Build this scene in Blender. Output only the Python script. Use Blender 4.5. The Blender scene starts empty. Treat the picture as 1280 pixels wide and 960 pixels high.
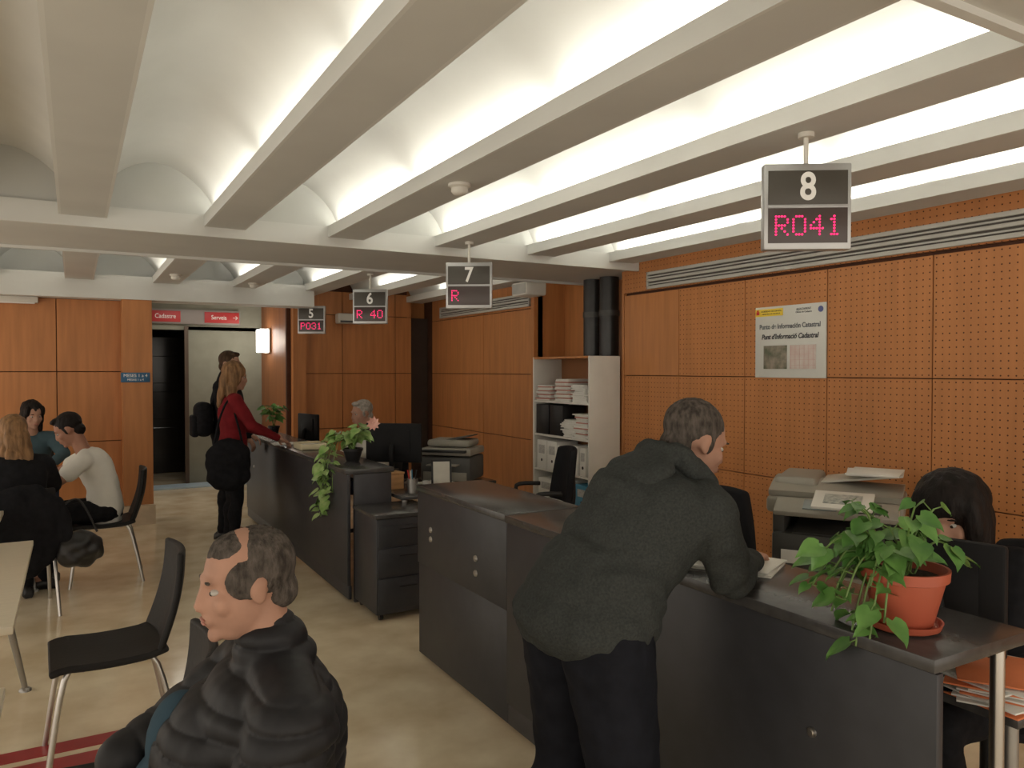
import bpy, bmesh, math, random
from mathutils import Vector, Matrix, noise, Euler
random.seed(7)
S=bpy.context.scene; COL=S.collection
R=math.radians
S.view_settings.view_transform='Standard'
# ------------------------------------------------------------------ materials
_mc={}
def M(name,col,rough=.5,metal=0.,var=0.,vs=6.,stretch=(1,1,1),bump=0.,bs=60.,emit=0.,spec=.5,coat=0.,col2=None,detail=3):
    if name in _mc: return _mc[name]
    m=bpy.data.materials.new(name); m.use_nodes=True; nt=m.node_tree; n=nt.nodes; L=nt.links
    b=n['Principled BSDF']; b.inputs['Base Color'].default_value=(*col,1)
    b.inputs['Roughness'].default_value=rough; b.inputs['Metallic'].default_value=metal
    b.inputs['Specular IOR Level'].default_value=spec; b.inputs['Coat Weight'].default_value=coat
    tc=n.new('ShaderNodeTexCoord'); mp=n.new('ShaderNodeMapping'); mp.inputs['Scale'].default_value=stretch
    L.new(tc.outputs['Object'],mp.inputs['Vector'])
    if var>0 or col2:
        t=n.new('ShaderNodeTexNoise'); t.inputs['Scale'].default_value=vs; t.inputs['Detail'].default_value=detail
        L.new(mp.outputs[0],t.inputs['Vector'])
        r=n.new('ShaderNodeValToRGB'); r.color_ramp.elements[0].position=.32; r.color_ramp.elements[1].position=.68
        c2=col2 if col2 else tuple(min(1,c*(1+var)) for c in col)
        c1=col if col2 else tuple(c*(1-var) for c in col)
        r.color_ramp.elements[0].color=(*c1,1); r.color_ramp.elements[1].color=(*c2,1)
        L.new(t.outputs['Fac'],r.inputs['Fac']); L.new(r.outputs[0],b.inputs['Base Color'])
        m['ramp']=r.name
    if bump>0:
        t2=n.new('ShaderNodeTexNoise'); t2.inputs['Scale'].default_value=bs; t2.inputs['Detail'].default_value=4
        L.new(mp.outputs[0],t2.inputs['Vector'])
        bp=n.new('ShaderNodeBump'); bp.inputs['Strength'].default_value=bump; bp.inputs['Distance'].default_value=.01
        L.new(t2.outputs['Fac'],bp.inputs['Height']); L.new(bp.outputs[0],b.inputs['Normal'])
    if emit>0:
        b.inputs['Emission Color'].default_value=(*col,1); b.inputs['Emission Strength'].default_value=emit
    _mc[name]=m; return m
WOODC=(.48,.197,.068)
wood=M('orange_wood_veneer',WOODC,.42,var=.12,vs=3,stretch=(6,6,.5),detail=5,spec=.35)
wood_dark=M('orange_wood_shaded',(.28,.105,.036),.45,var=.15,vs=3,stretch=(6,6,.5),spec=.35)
def perf():
    m=M('perforated_orange_wood',WOODC,.48,var=.08,vs=3,stretch=(6,6,.5),spec=.3)
    nt=m.node_tree;n=nt.nodes;L=nt.links;b=n['Principled BSDF']
    tc=n.new('ShaderNodeTexCoord'); sx=n.new('ShaderNodeSeparateXYZ'); L.new(tc.outputs['Object'],sx.inputs[0])
    def mt(op,a,bv=None):
        q=n.new('ShaderNodeMath'); q.operation=op
        for i,x in enumerate([a,bv]):
            if x is None: continue
            if isinstance(x,(int,float)): q.inputs[i].default_value=x
            else: L.new(x,q.inputs[i])
        return q.outputs[0]
    sp=.697/18
    y=mt('SUBTRACT',mt('FRACT',mt('DIVIDE',mt('SUBTRACT',sx.outputs['Y'],2.586-20*.697),sp)),.5)
    z=mt('SUBTRACT',mt('FRACT',mt('DIVIDE',mt('SUBTRACT',sx.outputs['Z'],.155-.697),sp)),.5)
    d=mt('ADD',mt('MULTIPLY',y,y),mt('MULTIPLY',z,z))
    k=mt('LESS_THAN',d,.013)
    mx=n.new('ShaderNodeMix'); mx.data_type='RGBA'
    L.new(k,mx.inputs['Factor']); L.new(n[m['ramp']].outputs[0],mx.inputs[6]); mx.inputs[7].default_value=(.09,.027,.009,1)
    L.new(mx.outputs[2],b.inputs['Base Color'])
    return m
perfm=perf()
dark_gap=M('dark_seam',(.08,.028,.012),.8,var=.2)
plaster=M('vault_plaster',(.72,.72,.69),.85,var=.04,vs=2,bump=.05,bs=25)
beamp=M('beam_paint',(.60,.605,.575),.7,var=.04,vs=2)
beam_edge=M('beam_edge_paint',(.67,.675,.645),.7,var=.03,vs=2)
floor_m=M('beige_marble_floor',(.66,.53,.35),.15,col2=(.86,.75,.55),vs=3.5,detail=12,spec=.55)
stone=M('stone_plinth',(.55,.43,.30),.5,var=.12,vs=8)
redstripe=M('red_floor_band',(.36,.035,.035),.35,var=.1)
slate=M('dark_laminate',(.030,.031,.036),.42,var=.12,vs=12)
slate_top=M('dark_worktop',(.055,.053,.052),.24,var=.15,vs=30)
black=M('black_plastic',(.012,.012,.013),.42,var=.1,spec=.4)
matte_black=M('matte_black_plastic',(.010,.010,.011),.6,var=.1,spec=.2)
blackseat=M('black_seat_plastic',(.012,.011,.011),.6,var=.15,bump=.1,spec=.3)
fabric_black=M('black_upholstery',(.012,.012,.014),.85,var=.2,bump=.3,bs=200,spec=.2)
chrome=M('brushed_steel',(.55,.53,.50),.3,1.,var=.06)
steel_d=M('dull_steel',(.35,.34,.32),.4,.8,var=.06)
white=M('white_paint',(.70,.68,.62),.6,var=.03)
paper=M('white_paper',(.74,.73,.68),.8,var=.04)
paper_r=M('reddish_paper',(.50,.22,.18),.8,var=.1)
folder_o=M('orange_card',(.66,.19,.07),.7,var=.08)
blue=M('blue_plastic',(.06,.26,.42),.5,var=.05)
tabletop=M('pale_laminate',(.68,.60,.46),.35,var=.04,vs=10,stretch=(1,8,1))
copgrey=M('copier_beige_grey',(.30,.285,.24),.5,var=.04)
copdark=M('copier_dark_grey',(.075,.075,.070),.5,var=.05)
terracotta=M('terracotta_plastic',(.42,.095,.050),.45,var=.08)
soil=M('soil',(.03,.018,.01),.9,var=.4,vs=80,bump=.6)
leafm=M('pothos_leaf',(.055,.16,.032),.38,col2=(.14,.30,.07),vs=14)
leafl=M('pale_pothos_leaf',(.17,.34,.07),.4,col2=(.38,.50,.20),vs=16)
stemm=M('green_stem',(.14,.24,.06),.5,var=.1)
skin=M('skin',(.42,.235,.165),.6,var=.10,vs=14,bump=.05,bs=120,spec=.25)
skin2=M('skin_tan',(.36,.18,.12),.55,var=.07,vs=12,spec=.3)
lipm=M('lips',(.36,.15,.11),.45,var=.05)
eyew=M('eye_white',(.45,.42,.38),.2,var=.01)
eyed=M('iris',(.03,.018,.01),.15,var=.1)
hair_grey=M('grey_hair',(.085,.072,.062),.9,var=.5,vs=70,stretch=(1,1,.4),bump=.8,bs=160,spec=.1)
hair_lgrey=M('light_grey_hair',(.34,.31,.27),.7,var=.3,vs=40,bump=.6,bs=120,spec=.2)
hair_dk=M('dark_brown_hair',(.010,.007,.006),.6,var=.4,vs=40,stretch=(1,1,.2),bump=.5,bs=90,spec=.2)
hair_br=M('brown_hair',(.055,.030,.016),.6,var=.4,vs=40,stretch=(1,1,.2),bump=.5,bs=90,spec=.2)
hair_bl=M('blonde_brown_hair',(.22,.12,.055),.6,var=.4,vs=40,stretch=(1,1,.2),bump=.6,bs=90,spec=.25)
hoodie=M('charcoal_knit',(.044,.048,.046),.95,var=.20,vs=160,bump=.2,bs=300,spec=.1)
pants_d=M('dark_navy_jersey',(.012,.013,.018),.85,var=.2,vs=20,bump=.1,spec=.12)
puffer=M('black_nylon',(.010,.010,.012),.58,var=.2,vs=10,bump=.05,bs=60,spec=.35)
knit_black=M('black_cloth',(.012,.012,.014),.9,var=.2,vs=30,bump=.2,spec=.12)
redcloth=M('burgundy_cloth',(.17,.012,.016),.85,var=.15,vs=12,bump=.1,spec=.15)
bluecloth=M('blue_shirt_cloth',(.035,.065,.09),.85,var=.1,spec=.2)
tealcloth=M('grey_teal_cloth',(.060,.10,.12),.85,var=.1,spec=.2)
whitecloth=M('white_cotton',(.70,.68,.62),.9,var=.04,bump=.1)
jeans=M('dark_denim',(.03,.04,.07),.9,var=.2,vs=40,spec=.15)
shoe_m=M('black_leather',(.012,.011,.011),.4,var=.1)
ledm=M('led_magenta',(1.,.02,.16),.5,emit=1.5)
signdark=M('sign_brown_face',(.065,.057,.045),.4,var=.05)
signsilver=M('aluminium_frame',(.48,.48,.48),.35,.6,var=.04)
signwhite=M('sign_white',(.75,.73,.68),.6,emit=.12)
tubeglow=M('tube_glow',(1.,.96,.88),.5,emit=4.)
sconceglow=M('sconce_glow',(1.,.97,.92),.5,emit=7.)
ink=M('ink_dark',(.03,.03,.04),.6,var=.05)
# ------------------------------------------------------------------ geometry helpers
V=Vector
def lerp(a,b,t): return V(a)*(1-t)+V(b)*t
def bbox(bm,c,s,bev=0,rot=None,seg=2):
    r=bmesh.ops.create_cube(bm,size=1); vs=r['verts']
    for v in vs: v.co=V((v.co.x*s[0],v.co.y*s[1],v.co.z*s[2]))
    if bev>0:
        es=list({e for v in vs for e in v.link_edges})
        r2=bmesh.ops.bevel(bm,geom=es,offset=min(bev,min(s)*.45),segments=seg,affect='EDGES',profile=.5)
        vs=list({v for f in r2['faces'] for v in f.verts}|{v for v in vs if v.is_valid})
    for v in vs:
        if rot: v.co=rot@v.co
        v.co+=V(c)
def frame(d):
    d=V(d).normalized(); u=V((0,0,1)) if abs(d.z)<.95 else V((1,0,0))
    x=u.cross(d).normalized(); y=d.cross(x).normalized(); return x,y
def ring(bm,c,x,y,a,b,seg):
    return [bm.verts.new(V(c)+x*(a*math.cos(2*math.pi*i/seg))+y*(b*math.sin(2*math.pi*i/seg))) for i in range(seg)]
def skinr(bm,rings,cap=True,closed=False):
    n=len(rings[0])
    pairs=list(zip(rings[:-1],rings[1:]))
    if closed: pairs.append((rings[-1],rings[0]))
    for r0,r1 in pairs:
        for i in range(n):
            bm.faces.new((r0[i],r0[(i+1)%n],r1[(i+1)%n],r1[i]))
    if cap and not closed:
        bm.faces.new(list(reversed(rings[0]))); bm.faces.new(rings[-1])
def bcyl(bm,p0,p1,r0,r1=None,seg=16):
    r1=r0 if r1 is None else r1
    x,y=frame(V(p1)-V(p0)); skinr(bm,[ring(bm,p0,x,y,r0,r0,seg),ring(bm,p1,x,y,r1,r1,seg)])
def btube(bm,pts,r,seg=8,radii=None):
    pts=[V(p) for p in pts]; rs=[]
    t0=(pts[1]-pts[0]).normalized(); x,y=frame(t0)
    for i,p in enumerate(pts):
        a=pts[max(i-1,0)]; b=pts[min(i+1,len(pts)-1)]; t=(b-a).normalized()
        x=(x-t*x.dot(t)).normalized(); y=t.cross(x)
        rr=radii[i] if radii else r
        rs.append(ring(bm,p,x,y,rr,rr,seg))
    skinr(bm,rs)
def smoothpts(pts,n=6):
    pts=[V(p) for p in pts]; out=[]
    for i in range(len(pts)-1):
        p0=pts[max(i-1,0)];p1=pts[i];p2=pts[i+1];p3=pts[min(i+2,len(pts)-1)]
        for k in range(n):
            t=k/n
            out.append(.5*((2*p1)+(p2-p0)*t+(2*p0-5*p1+4*p2-p3)*t*t+(3*p1-p0-3*p2+p3)*t**3))
    out.append(pts[-1]); return out
def blathe(bm,prof,c=(0,0,0),seg=32):
    rs=[ring(bm,V(c)+V((0,0,z)),V((1,0,0)),V((0,1,0)),max(r,1e-4),max(r,1e-4),seg) for r,z in prof]
    skinr(bm,rs)
def bell(bm,c,r,rot=None,u=16,v=10):
    res=bmesh.ops.create_uvsphere(bm,u_segments=u,v_segments=v,radius=1)
    for q in res['verts']:
        p=V((q.co.x*r[0],q.co.y*r[1],q.co.z*r[2]))
        if rot: p=rot@p
        q.co=p+V(c)
def bcap(bm,p0,p1,r0,r1):
    bcyl(bm,p0,p1,r0,r1,14); bell(bm,p0,(r0,)*3,u=12,v=8); bell(bm,p1,(r1,)*3,u=12,v=8)
def bsheet(bm,f,nu,nv,t):
    P=[[V(f(i/nu,j/nv)) for j in range(nv+1)] for i in range(nu+1)]
    top=[];bot=[]
    for i in range(nu+1):
        tr=[];br=[]
        for j in range(nv+1):
            du=P[min(i+1,nu)][j]-P[max(i-1,0)][j]; dv=P[i][min(j+1,nv)]-P[i][max(j-1,0)]
            n=du.cross(dv).normalized()
            tr.append(bm.verts.new(P[i][j]+n*t/2)); br.append(bm.verts.new(P[i][j]-n*t/2))
        top.append(tr);bot.append(br)
    for i in range(nu):
        for j in range(nv):
            bm.faces.new((top[i][j],top[i+1][j],top[i+1][j+1],top[i][j+1]))
            bm.faces.new((bot[i][j],bot[i][j+1],bot[i+1][j+1],bot[i+1][j]))
    for i in range(nu):
        bm.faces.new((top[i][0],bot[i][0],bot[i+1][0],top[i+1][0]))
        bm.faces.new((top[i][nv],top[i+1][nv],bot[i+1][nv],bot[i][nv]))
    for j in range(nv):
        bm.faces.new((top[0][j],top[0][j+1],bot[0][j+1],bot[0][j]))
        bm.faces.new((top[nu][j],bot[nu][j],bot[nu][j+1],top[nu][j+1]))
def finish(bm):
    bmesh.ops.recalc_face_normals(bm,faces=bm.faces[:]); me=bpy.data.meshes.new('m'); bm.to_mesh(me); bm.free(); return me
def obj(name,bm,mats,parent=None,label=None,cat=None,smooth=35,loc=(0,0,0),rot=(0,0,0),group=None,kind=None):
    me=finish(bm) if isinstance(bm,bmesh.types.BMesh) else bm
    if not isinstance(mats,(list,tuple)): mats=[mats]
    for m in mats: me.materials.append(m)
    if smooth:
        me.shade_smooth()
        if smooth<180: me.set_sharp_from_angle(angle=R(smooth))
    o=bpy.data.objects.new(name,me); COL.objects.link(o); o.location=loc; o.rotation_euler=rot
    if parent: o.parent=parent
    if label: o['label']=label
    if cat: o['category']=cat
    if group: o['group']=group
    if kind: o['kind']=kind
    return o
def thing(name,label,cat,loc=(0,0,0),rz=0,group=None):
    e=bpy.data.objects.new(name,None); e.empty_display_size=.1; COL.objects.link(e)
    e.location=loc; e.rotation_euler=(0,0,R(rz)); e['label']=label; e['category']=cat
    if group: e['group']=group
    return e
def box(name,c,s,mat,parent=None,bev=.004,rot=None,**k):
    bm=bmesh.new(); bbox(bm,(0,0,0),s,bev,rot); return obj(name,bm,mat,parent,loc=c,**k)
def cyl(name,p0,p1,r,mat,parent=None,r1=None,seg=20,**k):
    bm=bmesh.new(); bcyl(bm,p0,p1,r,r1,seg); return obj(name,bm,mat,parent,**k)
def tube(name,pts,r,mat,parent=None,seg=10,**k):
    bm=bmesh.new(); btube(bm,pts,r,seg); return obj(name,bm,mat,parent,smooth=60,**k)
def text(s,size,loc,rot,mat,parent,name='lettering',ax='CENTER',shear=0,bold=0,sx=1.):
    cu=bpy.data.curves.new('t','FONT'); cu.body=s; cu.size=size; cu.extrude=.0006; cu.align_x=ax; cu.align_y='CENTER'; cu.shear=shear; cu.offset=bold
    to=bpy.data.objects.new('t',cu); COL.objects.link(to); dg=bpy.context.evaluated_depsgraph_get(); dg.update()
    me=bpy.data.meshes.new_from_object(to.evaluated_get(dg)); bpy.data.objects.remove(to)
    me.materials.clear()
    for v in me.vertices: v.co.x*=sx
    return obj(name,me,mat,parent,smooth=0,loc=loc,rot=rot)
def fuse(bm,vox,it=3):
    bmesh.ops.recalc_face_normals(bm,faces=bm.faces[:])
    me=bpy.data.meshes.new('f'); bm.to_mesh(me); bm.free()
    o=bpy.data.objects.new('f',me); COL.objects.link(o)
    m=o.modifiers.new('r','REMESH'); m.mode='VOXEL'; m.voxel_size=vox
    if it:
        s=o.modifiers.new('s','SMOOTH'); s.factor=.5; s.iterations=it
    dg=bpy.context.evaluated_depsgraph_get(); dg.update()
    out=bpy.data.meshes.new_from_object(o.evaluated_get(dg)); bpy.data.objects.remove(o); bpy.data.meshes.remove(me)
    return out
# ------------------------------------------------------------------ room shell
XW=4.2
bm=bmesh.new(); bbox(bm,(.6,8.5,-.05),(7.4,21.,.1)); obj('floor',bm,floor_m,kind='structure',smooth=0)
for i,(y,w) in enumerate([(3.585,.12),(3.745,.10)]):
    bm=bmesh.new(); bbox(bm,(-1.2,y,.0015),(2.84,w,.003)); obj('trim_%d'%(40+i),bm,redstripe,kind='structure',smooth=0)
ZB=2.5; YN=1.05
beams=[-.07+.79*k for k in range(-4,6)]
bm=bmesh.new()
for k in range(len(beams)):
    x0=beams[k]+.175
    x1=(beams[k+1]+.075) if k+1<len(beams) else XW+.35
    for (ya,yb) in [(-1.6,0.),(YN,5.2),(6.3,9.7)]:
        n=16; va=[];vb=[]
        for i in range(n+1):
            t=i/n; x=x0+(x1-x0)*t; z=2.60+.27*math.sin(math.pi*t)**.72
            va.append(bm.verts.new((x,ya,z))); vb.append(bm.verts.new((x,yb,z)))
        for i in range(n): bm.faces.new((va[i],va[i+1],vb[i+1],vb[i]))
bbox(bm,(.6,8.,3.06),(7.9,22,.1))
bbox(bm,(-.35,9.10,2.78),(5.4,.05,.5))
o=obj('ceiling',bm,plaster,kind='structure',smooth=50)
tn=1
for k,x in enumerate(beams):
    bm=bmesh.new()
    for (ya,yb) in [(-1.6,0.),(YN,5.2),(6.3,9.7)]:
        yc=(ya+yb)/2; ly=yb-ya+.004
        bbox(bm,(x+.125,yc,ZB+.01),(.222,ly,.02)); 
        f0=len(bm.faces)
        bbox(bm,(x+.007,yc,ZB+.038),(.014,ly,.076)); bbox(bm,(x+.243,yc,ZB+.038),(.014,ly,.076))
        bm.faces.ensure_lookup_table()
        for f in bm.faces[f0:]: f.material_index=1
        bbox(bm,(x+.125,yc,ZB+.27),(.10,ly,.50))
    obj('trim_%d'%tn,bm,[beamp,beam_edge],kind='structure',smooth=0); tn+=1
for (ya,yb) in [(0.,YN),(5.2,6.3)]:
    bm=bmesh.new(); bbox(bm,(.6,(ya+yb)/2,2.73),(7.9,yb-ya,.54)); 
    f0=len(bm.faces)
    for yy in (ya-.015,yb+.015): bbox(bm,(.6,yy,2.505),(7.9,.03,.13))
    bm.faces.ensure_lookup_table()
    for f in bm.faces[f0:]: f.material_index=1
    obj('trim_%d'%tn,bm,[beamp,beam_edge],kind='structure',smooth=0); tn+=1
# right wall
bm=bmesh.new()
bbox(bm,(XW+.06,2.0,1.45),(.06,6.8,2.9))
for f in bm.faces: f.material_index=1
for j in range(-6,4):
    y0=2.586+(j)*.697
    for i in range(3):
        z0=.155+i*.697
        bbox(bm,(XW+.012,y0+.3485,z0+.3485),(.024,.691,.691),.002,seg=1)
bm.faces.ensure_lookup_table()
f0=len(bm.faces); bbox(bm,(XW+.012,2.0,2.43),(.030,6.76,.33)); bbox(bm,(XW+.015,5.392,1.25),(.032,.03,2.5)); bm.faces.ensure_lookup_table()
for f in bm.faces[f0:]: f.material_index=2
obj('wall_right',bm,[perfm,dark_gap,wood],kind='structure',smooth=0)
bm=bmesh.new(); bbox(bm,(XW+.005,2.0,.07),(.05,6.76,.14)); obj('baseboard_right',bm,stone,kind='structure',smooth=0)
bm=bmesh.new(); bbox(bm,(XW+.08,8.45,1.4),(.06,3.1,2.8))
for f in bm.faces: f.material_index=1
def panels(bm,axis,pos,cuts,zc,th=.024):
    for a,b in zip(cuts[:-1],cuts[1:]):
        for za,zb in zip(zc[:-1],zc[1:]):
            c=(a+b)/2; s=b-a-.008; zc2=(za+zb)/2; sz=zb-za-.008
            n0=len(bm.faces)
            if axis=='x': bbox(bm,(pos,c,zc2),(th,s,sz),.002,seg=1)
            else: bbox(bm,(c,pos,zc2),(s,th,sz),.002,seg=1)
            bm.faces.ensure_lookup_table()
            for f in bm.faces[n0:]: f.material_index=0
panels(bm,'x',XW+.04,[6.9,8.1,9.6],[.15,.85,1.55,2.25,2.6])
obj('wall_right_rear',bm,[wood,dark_gap],kind='structure',smooth=0)
bm=bmesh.new(); bbox(bm,(4.62,6.15,1.45),(.06,1.6,2.9)); bbox(bm,(4.42,6.93,1.45),(.44,.06,2.9)); bbox(bm,(4.42,5.37,1.45),(.35,.05,2.9)); obj('wall_niche',bm,wood,kind='structure',smooth=0)
bm=bmesh.new(); bbox(bm,(3.1,9.72,1.4),(1.6,.06,2.8))
for f in bm.faces: f.material_index=1
panels(bm,'y',9.67,[2.5,3.0,3.72,3.95],[.15,.85,1.55,2.3,2.6])
bbox(bm,(2.43,9.62,1.4),(.16,.12,2.8))
bbox(bm,(3.6,9.95,1.45),(2.3,.06,2.9))
bm.faces.ensure_lookup_table()
obj('wall_far_right',bm,[wood,dark_gap],kind='structure',smooth=0)
bm=bmesh.new(); bbox(bm,(4.08,9.80,1.15),(.32,.04,2.3)); obj('door_2',bm,M('dark_door',(.05,.03,.02),.6,var=.1),kind='structure',smooth=0)
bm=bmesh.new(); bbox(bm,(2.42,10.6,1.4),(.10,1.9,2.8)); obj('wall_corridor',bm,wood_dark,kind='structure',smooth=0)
bm=bmesh.new(); bbox(bm,(-1.25,9.06,1.22),(3.4,.06,2.44))
for f in bm.faces: f.material_index=1
panels(bm,'y',9.02,[-2.95,-2.25,-1.55,-.85,-.15,.45],[.2,.86,1.58,2.32])
obj('wall_far_left',bm,[wood,dark_gap],kind='structure',smooth=0)
bm=bmesh.new(); bbox(bm,(-1.25,8.99,.1),(3.4,.09,.2)); bbox(bm,(.57,8.9,.1),(.31,.34,.2)); obj('baseboard_far',bm,stone,kind='structure',smooth=0)
bm=bmesh.new(); bbox(bm,(.57,8.93,1.26),(.28,.28,2.12),.004); obj('trim_30',bm,wood,kind='structure',smooth=0)
bm=bmesh.new(); bbox(bm,(-.30,8.95,2.44),(5.4,.34,.24)); obj('trim_31',bm,beam_edge,kind='structure',smooth=0)
bm=bmesh.new(); bbox(bm,(1.5,10.3,2.62),(1.9,2.4,.08)); bbox(bm,(1.,14.6,2.7),(2.8,6.3,.08)); obj('ceiling_corridor',bm,plaster,kind='structure',smooth=0)
bm=bmesh.new(); bbox(bm,(1.88,11.56,1.1),(1.04,.12,2.2)); bbox(bm,(1.4,11.56,2.4),(2.0,.12,.5)); 
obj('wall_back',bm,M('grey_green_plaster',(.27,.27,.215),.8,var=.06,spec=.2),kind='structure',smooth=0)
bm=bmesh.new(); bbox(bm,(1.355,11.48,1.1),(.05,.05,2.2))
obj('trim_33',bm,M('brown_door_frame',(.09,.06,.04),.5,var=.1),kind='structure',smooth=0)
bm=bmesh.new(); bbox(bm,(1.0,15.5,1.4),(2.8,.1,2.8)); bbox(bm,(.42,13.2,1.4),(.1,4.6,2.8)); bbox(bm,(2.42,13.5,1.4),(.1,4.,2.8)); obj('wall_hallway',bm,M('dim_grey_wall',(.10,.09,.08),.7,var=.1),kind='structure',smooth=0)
door=bmesh.new(); bbox(door,(1.02,13.0,1.05),(.95,.05,2.1),.004); 
for z in (.5,1.05,1.6): bbox(door,(1.02,12.965,z),(.8,.02,.42),.01)
obj('door_1',door,M('black_glass_door',(.020,.017,.014),.15,var=.1),kind='structure',smooth=0)
bm=bmesh.new(); bbox(bm,(1.35,11.30,.012),(1.9,.36,.024),.004); obj('trim_32',bm,M('pale_blue_threshold',(.46,.60,.70),.4,var=.05),kind='structure',smooth=0)
slotm=M('vent_slot_grey',(.10,.09,.08),.8,var=.1)
def vent(ya,yb,z,x=XW-.012):
    t=thing('air_vent','long white slotted air grille high on the wooden wall','air vent',(x,(ya+yb)/2,z))
    L=yb-ya
    bm=bmesh.new()
    for dz,h in [(.058,.026),(0,.022),(-.058,.026)]: bbox(bm,(0,0,dz),(.026,L,h),.003)
    for e in (-1,1): bbox(bm,(0,e*(L/2-.008),0),(.026,.016,.142),.002)
    bbox(bm,(.004,0,.029),(.012,L-.03,.010)); bbox(bm,(.004,0,-.029),(.012,L-.03,.010))
    obj('grille_frame',bm,M('vent_grey_white',(.50,.49,.45),.5,var=.03),t)
    box('duct_shadow',(.010,0,0),(.006,L-.02,.12),slotm,t,bev=0)
vent(.0,5.05,2.345); vent(7.0,9.3,2.345,XW+.012)
# ------------------------------------------------------------------ cove lighting
def coves():
    for k,x in enumerate(beams):
        if x<-1.8 or x>4: continue
        for side in (0,1):
            if side==1 and x<.8 and x>.6: continue
            xc=x+.043 if side==0 else x+.207
            segs=[(1.15,2.37),(2.50,3.74),(3.87,5.1)]+[(6.4,7.5),(7.62,8.7)]
            for (a,b) in segs:
                if x<.6 and a<6: continue
                e=3.2 if x>1.2 else 1.9
                if side==1: e*=.45
                if a>6: e*=.5
                bm=bmesh.new(); bcyl(bm,(0,-(b-a)/2,0),(0,(b-a)/2,0),.011,seg=10)
                t=obj('fluorescent_tube',bm,tubeglow,label='glowing fluorescent tube lying in a ceiling beam channel',cat='light tube',loc=(xc,(a+b)/2,ZB+.035),group='cove tubes on ceiling beams',smooth=60)
                ld=bpy.data.lights.new('cove','AREA'); ld.shape='RECTANGLE'; ld.size=.03; ld.size_y=b-a; ld.energy=e; ld.color=(1.,.97,.88)
                lo=bpy.data.objects.new('tube_light',ld); COL.objects.link(lo); lo.parent=t; lo.location=(0,0,.02)
                lo.rotation_euler=(R(180),R(32 if side==0 else -32),0)
coves()
w=bpy.data.worlds.new('World'); S.world=w; w.use_nodes=True
w.node_tree.nodes['Background'].inputs[0].default_value=(1.,.90,.77,1); w.node_tree.nodes['Background'].inputs[1].default_value=1.55
# ------------------------------------------------------------------ hanging number signs
G={'R':["11110","10001","10001","11110","10100","10010","10001"],'0':["01110","10001","10001","10001","10001","10001","01110"],
'4':["00010","00110","01010","10010","11111","00010","00010"],'1':["00100","01100","00100","00100","00100","00100","01110"],
'P':["11110","10001","10001","11110","10000","10000","10000"],'3':["01110","10001","00001","00110","00001","10001","01110"],' ':["00000"]*7}
def hsign(num,led,x,y,zt=2.375):
    t=thing('hanging_number_sign','grey framed hanging counter sign with number %s and red dot display'%num,'sign',(x,y,ZB+.0),-33,group='hanging counter number signs')
    h=.325;wd=.325; zc=zt-h/2-ZB
    cyl('rod',(0,0,zt-ZB-.01),(0,0,-.012),.009,white,t)
    cyl('ceiling_mount',(0,0,-.018),(0,0,0),.03,white,t)
    box('housing',(0,0,zc),(wd,.05,h),signsilver,t,.006)
    box('number_panel',(0,-.026,zc+.071),(wd-.03,.004,.128),signdark,t,.001)
    box('display_panel',(0,-.026,zc-.072),(wd-.03,.004,.132),M('display_glass',(.075,.055,.05),.3,var=.05),t,.001)
    box('divider',(0,-.027,zc-.001),(wd-.03,.006,.006),signsilver,t,.001)
    text(num,.145,(0,-.0285,zc+.070),(R(90),0,0),signwhite,t,'digit',bold=.003,sx=.85)
    bm=bmesh.new(); p=.0108; n=len(led); tw=(n*6-1)*p; 
    for ci,ch in enumerate(led):
        for r in range(7):
            for c in range(5):
                if G[ch][r][c]=='1':
                    px=-tw/2+(ci*6+c)*p+p/2; pz=zc-.072+(3-r)*p*1.05
                    bcyl(bm,(px,-.0275,pz),(px,-.031,pz),.0041,seg=8)
    obj('led_text',bm,ledm,t,smooth=0)
hsign('8','R041',2.43,2.0,2.38); hsign('7','R   ',2.43,4.87,2.355); hsign('6','R 40',2.43,6.95,2.355); hsign('5','P031',2.43,9.0,2.345)
def detector(x,y,z=ZB):
    t=thing('smoke_detector','round white smoke detector mounted under a ceiling beam','smoke detector',(x,y,z))
    bm=bmesh.new(); blathe(bm,[(.055,0),(.055,-.012),(.04,-.02)]); obj('base',bm,white,t)
    bm=bmesh.new(); blathe(bm,[(.04,-.018),(.042,-.035),(.03,-.05),(.001,-.053)]); obj('sensor_dome',bm,white,t,smooth=60)
detector(1.635,3.38); detector(1.635,8.3); detector(.845,7.9)
t=thing('wall_speaker','small white box loudspeaker mounted high near the ceiling','speaker',(4.05,6.75,2.42),0)
box('cabinet',(0,0,0),(.24,.3,.14),white,t,.02); box('speaker_grille',(-.122,0,0),(.006,.26,.10),M('grey_mesh',(.4,.39,.36),.7,var=.1),t,.001)
t=thing('air_conditioner','small white air unit fixed high on wooden wall','air conditioner',(3.07,9.58,2.25))
box('cabinet',(0,0,0),(.34,.14,.13),white,t,.02); box('outlet',(0,-.072,-.04),(.28,.006,.025),copdark,t,.001)
t=thing('strip_light','white strip lamp housing fixed above the wooden wall','lamp',(-.75,8.95,2.29))
box('housing',(0,0,0),(.9,.1,.06),white,t,.01); box('diffuser',(0,-.0,-.033),(.84,.07,.01),signwhite,t,.002)
t=thing('wall_sconce','glowing square white wall lamp on dark wood','wall lamp',(2.36,11.0,2.0))
box('back_plate',(-.012,0,0),(.02,.3,.34),white,t,.002); box('lamp_shade',(-.08,0,0),(.12,.26,.32),sconceglow,t,.012)
pl=bpy.data.lights.new('sc','POINT'); pl.energy=3; pl.color=(1,.88,.70); pl.shadow_soft_size=.08; po=bpy.data.objects.new('sconce_light',pl); COL.objects.link(po); po.parent=t; po.location=(-.25,-.1,0)
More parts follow.
